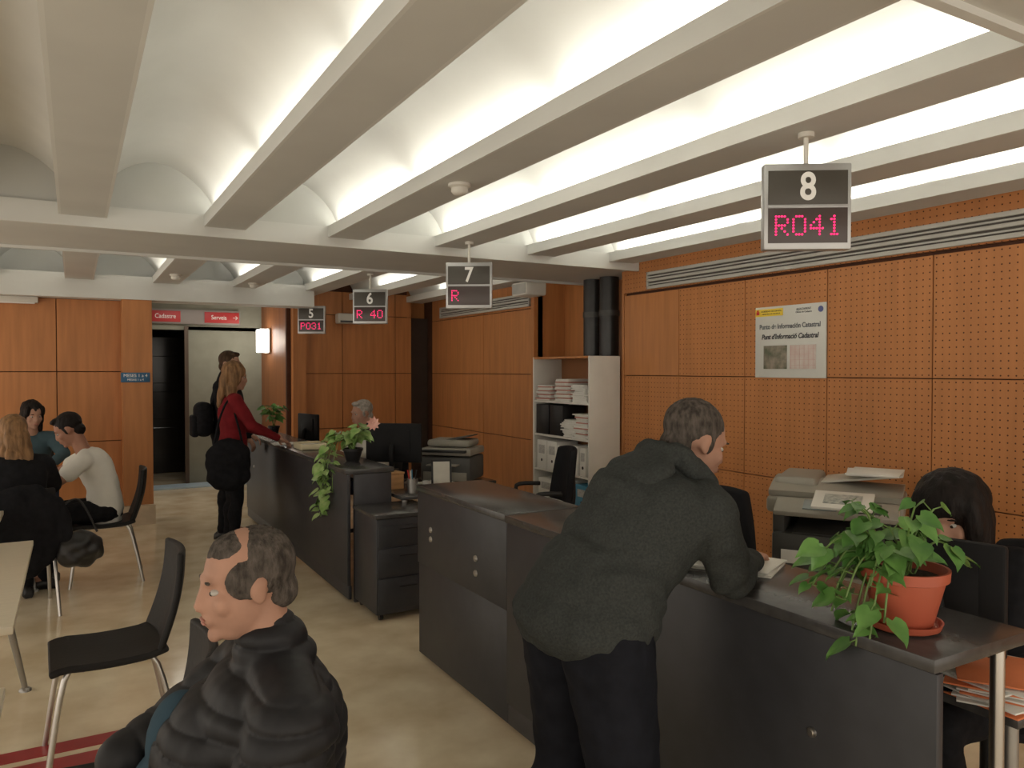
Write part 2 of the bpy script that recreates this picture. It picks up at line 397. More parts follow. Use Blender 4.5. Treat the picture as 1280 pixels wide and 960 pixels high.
t=thing('ceiling_lamp_panel','white square ceiling lamp in the corridor','lamp',(1.35,10.6,2.575)); box('diffuser',(0,0,0),(.6,.6,.02),signwhite,t,.003)
pl=bpy.data.lights.new('hall','AREA'); pl.energy=8; pl.size=.55; pl.color=(1,.95,.85); po=bpy.data.objects.new('corridor_lamp',pl); COL.objects.link(po); po.parent=t; po.location=(0,0,-.015)
redm=M('red_sign',(.42,.03,.03),.5,emit=.05)
t=thing('direction_sign','red direction sign with white words and arrows above the passage','sign',(1.42,11.46,2.33))
box('board',(0,0,0),(1.3,.03,.2),M('sign_grey',(.25,.22,.2),.5,var=.05),t,.004)
box('red_panel',(-.37,-.018,0),(.46,.008,.15),redm,t,.001); box('red_panel',(.40,-.018,0),(.46,.008,.15),redm,t,.001)
text('Cadastre',.085,(-.33,-.024,0),(R(90),0,0),signwhite,t,sx=.85); text('\u2190',.09,(-.55,-.024,0),(R(90),0,0),signwhite,t,'arrow')
text('Serveis',.085,(.36,-.024,0),(R(90),0,0),signwhite,t,sx=.85); text('\u2192',.09,(.58,-.024,0),(R(90),0,0),signwhite,t,'arrow')
t=thing('blue_wall_sign','small blue plate with white words on wooden pillar','sign',(.55,8.785,1.52))
box('plate',(0,0,0),(.27,.01,.1),M('blue_sign',(.03,.12,.24),.5,var=.05),t,.002); text('MESES 1 a 4',.045,(0,-.007,.018),(R(90),0,0),signwhite,t); text('MESAS 1 a 4',.03,(0,-.007,-.024),(R(90),0,0),signwhite,t)
# ------------------------------------------------------------------ poster
t=thing('information_poster','white mounted poster about cadastral information with coats of arms','poster',(XW-.005,3.577,1.79),-90)
box('board',(0,0,0),(.586,.012,.49),M('poster_board',(.62,.62,.58),.6,var=.02),t,.002)
yel=M('flag_yellow',(.85,.62,.06),.6,var=.03); redf=M('flag_red',(.6,.04,.03),.6,var=.03)
box('header_band',(-.17,-.0075,.205),(.24,.003,.05),yel,t,.0005)
bm=bmesh.new(); bbox(bm,(0,0,0),(.026,.003,.022),.0005); bbox(bm,(0,0,.017),(.016,.003,.01),.0005); obj('coat_of_arms',bm,redf,t,loc=(-.268,-.0095,.203))
text('GOBIERNO DE ESPAÑA',.017,(-.150,-.0095,.213),(R(90),0,0),ink,t)
text('MINISTERIO DE HACIENDA',.013,(-.150,-.0095,.195),(R(90),0,0),ink,t)
text('AJUNTAMENT',.019,(.12,-.007,.213),(R(90),0,0),ink,t); text('Oficina de Cadastre',.016,(.12,-.007,.193),(R(90),0,0),ink,t)
bm=bmesh.new(); blathe(bm,[(.02,0),(.02,.002)],seg=20); obj('city_crest',bm,M('crest_blue',(.1,.12,.3),.6,var=.1),t,loc=(.255,-.007,.203),rot=(R(90),0,0))
text('Punto de Información Catastral',.046,(0,-.007,.105),(R(90),0,0),M('grey_ink',(.13,.14,.15),.6,var=.05),t,bold=.0012,sx=.87)
text("Punt d'Informació Cadastral",.048,(0,-.007,.035),(R(90),0,0),ink,t,shear=.25,bold=.0012,sx=.87)
mapm=M('aerial_photo_print',(.07,.09,.05),.6,col2=(.36,.30,.24),vs=14,detail=8)
box('aerial_photograph',(-.115,-.0075,-.105),(.20,.003,.16),mapm,t,.0005)
box('cadastral_map',(.115,-.0075,-.105),(.21,.003,.16),M('pink_map_print',(.60,.46,.42),.6,col2=(.66,.60,.55),vs=12),t,.0005)
bm=bmesh.new()
for i in range(6): bbox(bm,(.02+.036*i,-.0095,-.105),(.0015,.001,.155))
for i in range(4): bbox(bm,(.115,-.0095,-.16+.036*i),(.20,.001,.0015))
obj('map_lines',bm,M('map_line_ink',(.60,.38,.34),.6,var=.05),t,smooth=0)
# ------------------------------------------------------------------ counters
def lockdisc(t,x,y,z,r=.016):
    bm=bmesh.new(); bcyl(bm,(0,0,0),(-.006,0,0),r,r*.9,20); bcyl(bm,(-.006,0,0),(-.009,0,0),r*.55,seg=14); obj('lock',bm,chrome,t,label='round chrome lock',loc=(x,y,z))
def counter(x0,x1,y0,y1,z,locks=(),leg=False,label='',split=.53):
    t=thing('service_counter',label,'counter',((x0+x1)/2,(y0+y1)/2,0))
    cx,cy=(x0+x1)/2,(y0+y1)/2; L=y1-y0
    box('countertop',(0,0,z-.016),(x1-x0,L,.032),slate_top,t,.003)
    box('upper_front_panel',(x0-cx+.022,0,(z-.034+split)/2),(.024,L-.001,z-.034-split-.003),slate,t,.0008)
    box('lower_front_panel',(x0-cx+.028,0,split/2+.012),(.022,L-.001,split-.03),slate,t,.0008)
    box('end_panel',(.02,L/2-.03,(z-.034)/2),(x1-x0-.08,.024,z-.036),slate,t,.002)
    if not leg: box('end_panel',(.02,-L/2+.015,(z-.034)/2),(x1-x0-.08,.024,z-.036),slate,t,.002)
    else: cyl('leg',(x1-cx-.05,-L/2+.05,0),(x1-cx-.05,-L/2+.05,z-.033),.017,chrome,t)
    for (y,zz) in locks: lockdisc(t,x0-cx+.010 if zz>split else x0-cx+.017,y-cy,zz,.016 if y>1.5 else .014)
    return t
counter(1.645,2.04,1.0,2.949,.958,locks=[(1.33,.66),(2.75,.66)],leg=True,label='long dark grey service counter with steel leg at its open end',split=.12)
counter(1.645,2.06,2.95,3.96,.960,locks=[(3.25,.70),(3.25,.63),(3.78,.74),(3.78,.69)],label='dark grey service counter section with stepped front panels')
counter(1.60,1.95,5.09,8.6,.915,locks=[(8.2,.6)],label='dark grey service counter where two visitors stand',split=.12)
def desk(x0,x1,y0,y1,z,label='dark office desk behind the service counter'):
    t=thing('office_desk',label,'desk',((x0+x1)/2,(y0+y1)/2,0))
    box('desktop',(0,0,z-.0125),(x1-x0,y1-y0,.025),slate_top,t,.003)
    for sx in (-1,1):
        for sy in (-1,1):
            cyl('leg',(sx*((x1-x0)/2-.04),sy*((y1-y0)/2-.04),0),(sx*((x1-x0)/2-.04),sy*((y1-y0)/2-.04),z-.025),.02,steel_d,t)
desk(2.05,2.40,1.03,2.9,.72); desk(2.07,2.5,3.0,3.9,.72); 
desk(1.96,2.30,5.55,8.3,.72)
desk(1.96,2.6,4.98,5.53,.72)
t=thing('drawer_pedestal','dark grey rolling drawer pedestal at the counter end','cabinet',(1.86,4.84,0))
box('body',(0,0,.345),(.42,.44,.61),slate,t,.006)
box('top_board',(0,0,.665),(.44,.46,.025),slate_top,t,.004)
for i,z in enumerate((.17,.37,.54)): 
    d=box('drawer',(0,-.224,z),(.40,.012,(.20,.18,.13)[i]),slate,t,.002); box('handle',(0,-.008,.04),(.12,.008,.008),black,d,.002)
for sx in(-1,1):
    for sy in(-1,1): cyl('caster',(sx*.17-.012,sy*.18,.022),(sx*.17+.012,sy*.18,.022),.022,black,t)
# copier --------------------------------------------------
t=thing('photocopier','large beige and dark grey office photocopier beside perforated wall','photocopier',(3.62,2.75,0),-58)
box('base_cabinet',(0,0,.28),(.60,.60,.52),copgrey,t,.01)
for z in (.14,.28,.42):
    d=box('paper_drawer',(0,-.305,z),(.56,.02,.125),copgrey,t,.006); box('handle',(0,-.012,.03),(.2,.012,.018),black,d,.003)
box('engine_body',(0,.0,.64),(.60,.58,.20),copdark,t,.015)
box('output_bay_back',(0,.16,.79),(.58,.26,.12),black,t,.006); box('bay_side_post',(-.27,-.05,.79),(.06,.42,.12),copdark,t,.006)
box('output_slope',(.03,-.12,.755),(.46,.30,.02),copdark,t,.004,rot=Euler((R(8),0,0)).to_matrix())
box('scanner_body',(.0,.0,.885),(.66,.58,.085),copgrey,t,.02)
bm=bmesh.new(); bsheet(bm,lambda u,v:(-.32+.64*u,-.27+.54*v,.945+.05*math.sin(math.pi*v)*(.35+.65*(1-u))),12,12,.03); obj('document_feeder_lid',bm,copgrey,t,smooth=40)
bm=bmesh.new(); bbox(bm,(-.20,.05,.985),(.22,.44,.07),.03,seg=4); obj('document_feeder',bm,copgrey,t,smooth=50)
box('document_tray',(.12,.05,1.02),(.40,.30,.012),M('tray_light',(.50,.48,.42),.5,var=.03),t,.005,rot=Euler((0,R(-8),0)).to_matrix())
box('control_panel',(.02,-.37,.895),(.58,.15,.03),copgrey,t,.01,rot=Euler((R(22),0,0)).to_matrix())
box('touch_screen',(-.05,-.375,.913),(.16,.09,.006),M('grey_screen',(.30,.34,.34),.2,var=.05),t,.001,rot=Euler((R(22),0,0)).to_matrix())
box('keypad',(.15,-.375,.912),(.16,.09,.006),copdark,t,.001,rot=Euler((R(22),0,0)).to_matrix())
box('side_paper_deck',(.44,.05,.32),(.24,.42,.56),copgrey,t,.012)
text('Canon',.045,(-.22,-.295,.885),(R(90),0,0),M('logo_white',(.75,.72,.68),.5,var=.02),t,'brand_logo',bold=.001)
box('label_sticker',(-.2,-.302,.62),(.10,.004,.07),paper,t,.0004)
t=thing('notice_card','white framed notice card tilted on the copier panel','notice',(3.22,2.42,.955),-58)
box('frame',(0,0,.01),(.27,.20,.014),white,t,.004,rot=Euler((R(15),0,0)).to_matrix()); box('card',(0,-.003,.0185),(.17,.11,.003),M('grey_print',(.25,.27,.25),.5,col2=(.5,.5,.45),vs=50),t,.0005,rot=Euler((R(15),0,0)).to_matrix())
def paperstack(name,label,loc,rz,s=(.21,.297),n=6,mats=None,cat='papers',th=.004,group=None,mess=6):
    t=thing(name,label,cat,loc,rz,group)
    for i in range(n):
        a=random.uniform(-mess,mess); m=(mats or [paper])[i%len(mats or [paper])]
        q=.0013*mess
        box('sheet',(random.uniform(-q,q),random.uniform(-q,q),th*(i+.5)),(s[0],s[1],th*.92),m,t,.0004,rot=Euler((0,0,R(a))).to_matrix())
    return t
paperstack('loose_papers','loose white papers lying on top of the photocopier',(3.72,2.60,1.045),-50,n=3,mess=14,s=(.25,.33))
paperstack('loose_papers','white papers on the dark counter beside the leaning man',(1.87,1.83,.959),30,n=5,th=.003)
paperstack('paper_pile','messy white papers with an orange folder on the low desk',(2.19,1.14,.721),15,s=(.25,.20),n=13,mats=[folder_o,paper,paper,paper],th=.005,mess=24)
paperstack('paper_pile','white papers heaped on the low desk',(2.26,1.42,.721),60,n=9,mats=[paper,paper,paper,folder_o],th=.005,mess=22)
# ------------------------------------------------------------------ monitors, chairs
def monitor(loc,rz,w=.44,h=.28,zc=.26,label='black flat computer monitor seen from behind on the desk'):
    t=thing('computer_monitor',label,'monitor',loc,rz)
    box('housing',(0,0,zc),(w,.03,h),matte_black,t,.01)
    bm=bmesh.new(); bsheet(bm,lambda u,v:((u-.5)*w*.6,-.018-.022*math.sin(math.pi*u)*math.sin(math.pi*v),zc+(v-.5)*h*.65),8,8,.01); obj('rear_bulge',bm,matte_black,t,smooth=60)
    box('screen',(0,.0165,zc),(w-.03,.003,h-.03),M('screen_dark',(.02,.025,.03),.15,var=.05),t,.001)
    bm=bmesh.new(); btube(bm,smoothpts([(0,-.02,zc),(0,-.06,zc-.06),(0,-.05,.08),(0,-.02,.015)],5),.02,10); obj('stand',bm,matte_black,t,smooth=60)
    bm=bmesh.new(); blathe(bm,[(.10,0),(.10,.008),(.03,.018),(.001,.02)]); obj('base',bm,matte_black,t,loc=(0,-.01,0))
monitor((2.14,1.28,.72),-78,w=.32,h=.31,zc=.25)
monitor((2.20,5.75,.72),-40,w=.46,h=.31,zc=.30)
monitor((2.12,8.0,.72),-75,w=.4,h=.28,zc=.28)
def office_chair(loc,rz,label='black office swivel chair behind the counter'):
    t=thing('office_chair',label,'chair',loc,rz)
    bm=bmesh.new(); bell(bm,(0,0,0),(.25,.24,.05)); obj('seat',bm,fabric_black,t,smooth=180,loc=(0,0,.47))
    bm=bmesh.new(); bsheet(bm,lambda u,v:((u-.5)*(.44-.10*v*v),-.24-.06*v+.05*(2*u-1)**2,.56+.44*v-.02*(2*u-1)**2*v),10,12,.055); o=obj('backrest',bm,fabric_black,t,smooth=70)
    m=o.modifiers.new('b','BEVEL'); m.width=.02; m.segments=3
    bm=bmesh.new(); btube(bm,smoothpts([(0,-.05,.43),(0,-.25,.42),(0,-.31,.55),(0,-.31,.75)],5),.018); obj('back_support',bm,black,t,smooth=60)
    cyl('gas_column',(0,0,.09),(0,0,.44),.025,black,t)
    for s in(-1,1):
        tube('armrest',smoothpts([(s*.22,.02,.46),(s*.28,.02,.5),(s*.28,.08,.66),(s*.28,-.12,.67)],5),.017,black,t)
    for i in range(5):
        a=i*2*math.pi/5; ex,ey=.28*math.cos(a),.28*math.sin(a)
        bm=bmesh.new(); btube(bm,[(0,0,.11),(ex,ey,.075)],.02); obj('base_arm',bm,black,t,smooth=60)
        cyl('caster',(ex-.02*math.sin(a),ey+.02*math.cos(a),.03),(ex+.02*math.sin(a),ey-.02*math.cos(a),.03),.03,black,t)
office_chair((3.12,5.10,0),75); office_chair((2.66,2.78,0),125); office_chair((2.66,1.43,0),80); office_chair((2.48,6.95,0),90)
def chair(loc,rz,label='black plastic chair with slim steel tube legs'):
    t=thing('visitor_chair',label,'chair',loc,rz,group='black visitor chairs')
    bm=bmesh.new(); bsheet(bm,lambda u,v:((u-.5)*.42,.22-.42*v,.452-.014*math.sin(math.pi*v)-.01*(1-(2*u-1)**2)-.02*max(0,.12-v)/.12+.012*max(0,v-.85)/.15),10,12,.028); o=obj('seat',bm,blackseat,t,smooth=60)
    m=o.modifiers.new('b','BEVEL'); m.width=.01; m.segments=2
    bm=bmesh.new(); bsheet(bm,lambda u,v:((u-.5)*(.42-.05*v),-.195-.075*v-.025*math.sin(math.pi*v*.9)+.03*(2*u-1)**2,.455+.385*v),10,14,.026); o=obj('backrest',bm,blackseat,t,smooth=60)
    m=o.modifiers.new('b','BEVEL'); m.width=.01; m.segments=2
    for sx in(-1,1):
        tube('leg',smoothpts([(sx*.17,.10,.425),(sx*.185,.17,.40),(sx*.205,.235,.0)],5),.0115,chrome,t)
        tube('leg',smoothpts([(sx*.17,-.08,.425),(sx*.185,-.16,.40),(sx*.205,-.25,.0)],5),.0115,chrome,t)
        tube('side_rail',[(sx*.172,.12,.427),(sx*.172,-.12,.427)],.010,chrome,t)
    tube('cross_rail',[(-.172,.1,.427),(.172,.1,.427)],.009,chrome,t)
chair((.12,3.60,0),92); chair((.06,2.34,0),89); chair((.23,1.74,0),72,'black plastic chair holding the man in a puffer jacket')
chair((.20,6.62,0),88,'black plastic chair with steel legs under the man in white'); chair((-.33,5.98,0),8,'black plastic chair under the blonde woman'); chair((-.36,8.25,0),180,'black plastic chair at far side of the table')
def table(x0,x1,y0,y1,z=.74,label='pale laminate table with splayed steel legs'):
    cx,cy=(x0+x1)/2,(y0+y1)/2; t=thing('visitor_table',label,'table',(cx,cy,0),group='pale visitor tables')
    box('tabletop',(0,0,z-.014),(x1-x0,y1-y0,.028),tabletop,t,.004)
    a,b=(x1-x0)/2,(y1-y0)/2
    for sx in(-1,1):
        for sy in(-1,1):
            bm=bmesh.new(); btube(bm,[(sx*(a-.16),sy*(b-.16),z-.028),(sx*(a-.04),sy*(b-.05),.012)],.02,10,radii=[.022,.013]); blathe(bm,[(.028,0),(.028,.008),(.014,.02)],(sx*(a-.04),sy*(b-.05),0),16); obj('leg',bm,steel_d,t,smooth=50)
    box('under_frame',(0,0,z-.045),(x1-x0-.3,.03,.03),steel_d,t,.003)
table(-1.0,-.185,3.05,4.55); table(-1.0,-.17,.95,2.48); table(-1.2,-.38,4.75,5.60); table(-1.25,-.22,6.45,7.55)
# ------------------------------------------------------------------ bookcase
BX0,BX1,BY0,BY1,BH=3.86,4.19,5.42,6.36,1.72
t=thing('bookcase','tall white open bookcase filled with papers and box files','bookcase',((BX0+BX1)/2,(BY0+BY1)/2,0))
bw=BX1-BX0; bl=BY1-BY0
for s in(-1,1): box('side_panel',(0,s*(bl/2-.01),BH/2),(bw,.02,BH),white,t,.002)
box('back_panel',(bw/2-.005,0,BH/2),(.01,bl-.04,BH-.02),M('bookcase_back',(.30,.13,.05),.6,var=.05),t,.001)
box('top_panel',(0,0,BH-.01),(bw,bl-.04,.02),wood,t,.002)
SH=[.10,.36,.66,.99,1.31]
for z in SH: box('shelf',(-.002,0,z-.01),(bw-.02,bl-.042,.02),white,t,.002)
cx=(BX0+BX1)/2
def boxfile(x,y,z,w,h,mat,label='white cardboard box file with finger hole',d=.24,rz=-90):
    t=thing('box_file',label,'box file',(x,y,z),rz,group='box files on bookcase shelves')
    box('case',(0,0,h/2),(w,d,h),mat,t,.003)
    bm=bmesh.new(); bcyl(bm,(0,-d/2-.0015,h*.3),(0,-d/2+.001,h*.3),.014,seg=16); obj('finger_hole',bm,black,t)
    if mat is not black: box('spine_label',(0,-d/2-.001,h*.68),(w*.6,.002,h*.3),M('label_grey',(.45,.44,.42),.7,var=.2,vs=60),t,.0003)
for y,w_,h_ in [(BY1-.14,.17,.27),(BY1-.32,.16,.27),(BY1-.50,.17,.24),(BY0+.25,.09,.26),(BY0+.12,.09,.25)]: boxfile(cx-.03,y,.66,w_,h_,paper)
boxfile(cx-.03,BY1-.22,.36,.28,.21,paper); boxfile(cx-.03,BY1-.54,.36,.26,.24,paper); boxfile(cx-.03,BY0+.14,.36,.2,.22,blue,'blue plastic box file on lower shelf')
boxfile(cx-.03,BY1-.15,.99,.22,.28,black,'black box file on middle shelf'); boxfile(cx-.03,BY1-.39,.99,.22,.28,black,'black box file on middle shelf')
for (y,z,n,ms) in [(BY0+.15,.99,18,[paper,paper,paper,paper_r]),(BY0+.35,.99,13,[paper]),(BY1-.17,1.31,12,[paper,paper_r,paper]),(BY0+.46,1.31,17,[paper,paper,paper_r]),(BY0+.17,1.31,13,[paper,paper])]:
    paperstack('paper_stack','untidy stack of papers and folders on bookcase shelf',(cx-.03,y,z),90,s=(.20,.25),n=n,mats=ms,th=.012,group='paper stacks in bookcase',mess=12)
for y in(5.78,6.04):
    t=thing('black_duct','tall black round pipe column above the bookcase','pipe',(4.34,y,0))
    cyl('pipe',(0,0,0),(0,0,2.86),.09,M('dark_metal_pipe',(.05,.05,.05),.35,.5,var=.1),t,seg=28); cyl('collar',(0,0,2.1),(0,0,2.15),.096,copdark,t,seg=28)
t=thing('side_table','small dark side table carrying a printer','table',(2.85,5.95,0),0)
box('tabletop',(0,0,.65),(.5,.5,.025),slate_top,t,.003)
for sx in(-1,1):
    for sy in(-1,1): cyl('leg',(sx*.21,sy*.21,0),(sx*.21,sy*.21,.64),.015,steel_d,t)
t=thing('desktop_printer','grey desktop multifunction printer with open paper tray','printer',(2.80,5.93,.665),-45)
box('body',(0,0,.11),(.44,.38,.2),copdark,t,.02); box('scanner_unit',(0,.0,.25),(.45,.38,.06),copgrey,t,.015)
bm=bmesh.new(); bbox(bm,(0,.02,.315),(.38,.28,.06),.025,seg=3); obj('feeder_lid',bm,copgrey,t,smooth=50)
box('feeder_tray',(.05,.03,.355),(.26,.22,.01),copdark,t,.003,rot=Euler((0,R(-10),0)).to_matrix())
box('output_tray',(0,-.22,.15),(.26,.14,.01),copgrey,t,.003); box('control_panel',(.0,-.205,.26),(.38,.06,.02),black,t,.004); box('paper_tray',(0,-.195,.05),(.38,.015,.07),copgrey,t,.004)
t=thing('desk_notice','white framed card with dark border standing on the desk','notice',(2.34,5.15,.72),-20)
box('frame',(0,0,.12),(.15,.012,.2),black,t,.003,rot=Euler((R(-12),0,0)).to_matrix()); box('card',(0,-.008,.12),(.12,.004,.17),M('dull_card',(.5,.48,.42),.7,var=.1),t,.0005,rot=Euler((R(-12),0,0)).to_matrix()); box('foot',(0,.04,.01),(.1,.08,.008),black,t,.001)
t=thing('pen_cup','steel pen cup with pens on the desk','pen holder',(2.10,5.12,.72))
bm=bmesh.new(); blathe(bm,[(.035,0),(.04,.10),(.036,.10),(.032,.006)]); obj('cup',bm,steel_d,t)
for i in range(5):
    a=i*1.3; cyl('pen',(.01*math.cos(a),.01*math.sin(a),.01),(.035*math.cos(a),.035*math.sin(a),.16),.004,[black,blue,redf,white,black][i],t,seg=8)
t=thing('wooden_box','small pale wooden letter box on the desk','box',(2.03,5.36,.72),10)
box('box_body',(0,0,.055),(.15,.11,.11),M('pine_wood',(.50,.28,.12),.5,var=.15,vs=6,stretch=(1,6,6)),t,.003); box('box_lid',(0,0,.118),(.16,.12,.014),_mc['pine_wood'],t,.003)
t=thing('drinking_glass','small clear glass on the desk','glass',(2.17,5.03,.72)); bm=bmesh.new(); blathe(bm,[(.025,0),(.032,.09),(.029,.09),(.023,.006)]); obj('glass_body',bm,M('pale_glass',(.35,.35,.33),.1,var=.02),t)
paperstack('paper_stack','white papers on the desk by the monitor',(2.42,5.34,.721),20,n=5)
t=thing('letter_tray','shallow cream tray of leaflets on the counter','tray',(1.78,6.65,.916))
bm=bmesh.new()
for a in [((0,0,.004),(.22,.3,.008)),((-.108,0,.025),(.006,.3,.05)),((.108,0,.025),(.006,.3,.05)),((0,-.147,.025),(.22,.006,.05)),((0,.147,.025),(.22,.006,.05))]: bbox(bm,a[0],a[1],.001)
obj('tray_body',bm,M('cream_plastic',(.7,.62,.42),.5,var=.04),t); box('leaflets',(0,0,.02),(.2,.27,.022),paper,t,.001)
paperstack('loose_papers','white forms lying on the counter before the woman',(1.72,7.15,.916),80,n=3,th=.003)
# ------------------------------------------------------------------ plants
def leaf(bm,p,d,nrm,L,W):
    d=V(d).normalized(); s=d.cross(V(nrm)).normalized(); n=s.cross(d).normalized()
    prof=[(-.10,.22),(.0,.40),(.18,.50),(.42,.44),(.66,.28),(.86,.11),(1.,.0)]
    mid=[bm.verts.new(V(p)+d*(L*max(a,0.0)*1)+n*(-.22*L*a*a)) for a,_ in prof]
    for sg in(-1,1):
        e=[]
        for (a,w) in prof[:-1]: e.append(bm.verts.new(V(p)+d*(L*a)+s*(sg*W*w)+n*(.10*W-.22*L*a*a+.02*W)))
        e.append(mid[-1])
        for i in range(len(prof)-1):
            if mid[i+1]==e[i+1]: f=(mid[i],e[i],mid[i+1])
            else: f=(mid[i],e[i],e[i+1],mid[i+1])
            bm.faces.new(f)
def plant(name,label,loc,r,h,vines,mat,seed,L=.085,saucer=True,potm=terracotta,skip=.12):
    random.seed(seed); t=thing(name,label,'potted plant',loc)
    z0=.012 if saucer else 0
    bm=bmesh.new(); blathe(bm,[(r*.62,z0),(r*.66,z0+.005),(r*.92,z0+h*.80),(r*.93,z0+h*.80),(r,z0+h*.82),(r*1.02,z0+h),(r*.95,z0+h),(r*.88,z0+h*.82),(r*.86,z0+h*.8)],seg=40); obj('pot',bm,potm,t,smooth=40)
    if saucer:
        bm=bmesh.new(); blathe(bm,[(r*.70,0),(r*.82,.006),(r*.88,.022),(r*.84,.022),(r*.78,.010),(.001,.009)],seg=40); obj('saucer',bm,potm,t,smooth=40)
    bm=bmesh.new(); blathe(bm,[(r*.86,z0+h*.84),(r*.5,z0+h*.87),(.001,z0+h*.88)],seg=24); obj('soil',bm,soil,t)
    bs=bmesh.new(); bl=bmesh.new(); zt=z0+h*.86
    for pts in vines:
        P=smoothpts([(random.uniform(-.2,.2)*r,random.uniform(-.2,.2)*r,zt)]+[V(q) for q in pts],6)
        btube(bs,P,.0026,6)
        n=len(P)
        for i in range(5,n):
            if i%2 and i<n-2: continue
            if random.random()<skip: continue
            td=(P[i]-P[i-1]).normalized(); sd=V((random.uniform(-1,1),random.uniform(-1,1),random.uniform(-.1,.9)))
            d=(td*.35+sd).normalized(); st=P[i]+d*random.uniform(.012,.03)
            btube(bs,[P[i],st],.0016,5)
            dd=V((d.x,d.y,d.z*.3-random.uniform(.1,.7))).normalized(); ll=L*random.uniform(.6,1.25)
            leaf(bl,st,dd,V((random.uniform(-.4,.4)-.2,random.uniform(-.4,.4)-.4,1)),ll,ll*.8)
    obj('stems',bs,stemm,t,smooth=60); obj('foliage',bl,mat,t,smooth=180)
    return t
vn=[]
random.seed(5)
for i in range(11):
    a=random.uniform(0,2*math.pi); q=random.uniform(.03,.10); hh=random.uniform(.20,.30)
    vn.append([(q*.4*math.cos(a),q*.4*math.sin(a),hh*.8),(q*math.cos(a),q*math.sin(a),hh)])
for a0,q,zz in [(150,.13,.22),(150,.17,.15),(165,.17,.08),(140,.17,.03),(125,.16,.12),(150,.12,.30),(160,.14,.0),(180,.13,.12),(170,.15,-.03),(195,.13,.04),(185,.15,.0),(150,.18,.06),(-30,.13,.16),(145,.22,.10),(150,.20,.19)]:
    a=R(a0); vn.append([(.06*math.cos(a),.06*math.sin(a),.20),(q*.75*math.cos(a),q*.75*math.sin(a),(zz+.2)/2+.03),(q*math.cos(a),q*math.sin(a),zz)])
plant('potted_pothos','green pothos in a terracotta pot with saucer on the counter',(1.79,1.17,.959),.102,.14,vn,leafm,11,L=.060,skip=.33)
vn=[]
random.seed(9)
for i in range(14):
    a=random.uniform(0,2*math.pi); q=random.uniform(.06,.15); hh=random.uniform(.16,.26)
    vn.append([(q*.4*math.cos(a),q*.4*math.sin(a),hh*.8),(q*math.cos(a),q*math.sin(a),hh)])
for a0,zz in [(180,-.38),(200,-.26),(165,-.40),(215,-.2),(150,-.25),(190,-.12),(170,-.3)]:
    a=R(a0); vn.append([(.12*math.cos(a),.12*math.sin(a),.19),(.21*math.cos(a),.20*math.sin(a),.06),(.235*math.cos(a),.22*math.sin(a),zz*.5),(.235*math.cos(a),.23*math.sin(a),zz)])
t=plant('potted_pothos','pale green pothos with pink flower trailing over the counter edge',(1.80,5.55,.916),.075,.10,vn,leafl,12,L=.085,saucer=False,potm=black)
bm=bmesh.new()
for i in range(9):
    a=i*2*math.pi/9; leaf(bm,V((.10,-.16,.29)),V((math.cos(a),-.3,math.sin(a))),V((0,-1,.2)),.055,.045)
bell(bm,(.10,-.165,.29),(.010,.010,.010)); obj('flower',bm,M('pale_pink_petal',(.80,.45,.38),.6,var=.1),t,smooth=180)
vn=[]
for i in range(9):
    a=i*.7; vn.append([(.03*math.cos(a),.03*math.sin(a),.18),(.09*math.cos(a),.09*math.sin(a),.28)])
plant('potted_houseplant','small green houseplant at the end of the counter',(1.80,8.15,.916),.06,.10,vn,leafm,13,L=.08,saucer=False,potm=black)
# ------------------------------------------------------------------ people
def hand(bm,wr,d,pn,side,curl=25,s=1.):
    d=V(d).normalized(); pn=V(pn); pn=(pn-d*pn.dot(d)).normalized(); sd=d.cross(pn).normalized()*side
    rot=Matrix((sd,d,pn)).transposed()
    bell(bm,V(wr)+d*.045*s,(.040*s,.055*s,.017*s),rot)
    bell(bm,V(wr)+d*.075*s,(.042*s,.025*s,.014*s),rot)
    for i,(off,ln) in enumerate([(.031,.072),(.0105,.082),(-.0105,.076),(-.031,.060)]):
        p=V(wr)+d*.088*s+sd*off*s; a=R(curl*.5)
        dirn=(d+sd*off*1.5).normalized()
        for seg,fr in enumerate((.45,.32,.25)):
            dd=(dirn*math.cos(a)+pn*math.sin(a)); q=p+dd*ln*fr*s
            bcap(bm,p,q,.0088*s-.0006*seg,.0083*s-.0006*seg); p=q; a+=R(curl)
    p=V(wr)+d*.03*s+sd*.028*s
    for dd,l in [((d*.6+sd*.75+pn*.25),.04),((d*.85+sd*.35+pn*.35),.032),((d*.95+sd*.1+pn*.35),.026)]:
        q=p+dd.normalized()*l*s; bcap(bm,p,q,.0115*s,.0095*s); p=q
def btorso(bm,J,w,g,low=.09,hem=0.,belly=0.):
    P,W,C,N=[V(J[k]) for k in('pel','wai','che','neck')]
    hr=(V(J['hipR'])-V(J['hipL'])).normalized(); sr=(V(J['shR'])-V(J['shL'])).normalized()
    u0=(W-P).normalized(); u0=(u0+V((0,0,1))).normalized()
    pts=[P-u0*low,P,lerp(P,W,.5),W,lerp(W,C,.5),C,lerp(C,N,.42),lerp(C,N,.74),N]
    A=[.13,.172,.165,.150,.158,.172,.172,.135,.060]; B=[.10,.125,.12,.108,.115,.124,.112,.080,.056]
    rs=[];n=len(pts)
    for i,p in enumerate(pts):
        t=(pts[min(i+1,n-1)]-pts[max(i-1,0)]).normalized(); rt=lerp(hr,sr,i/(n-1)); rt=(rt-t*rt.dot(t)).normalized(); fw=t.cross(rt)
        gg=g if i<n-1 else g*.5
        a=A[i]*w+gg+(hem if i==0 else 0); b=B[i]*w+gg+(hem if i==0 else 0)
        bb=belly if i in(1,2,3,4) else 0
        rs.append(ring(bm,p+fw*bb*.5,rt,fw,a,b+bb*.5,24))
    skinr(bm,rs)
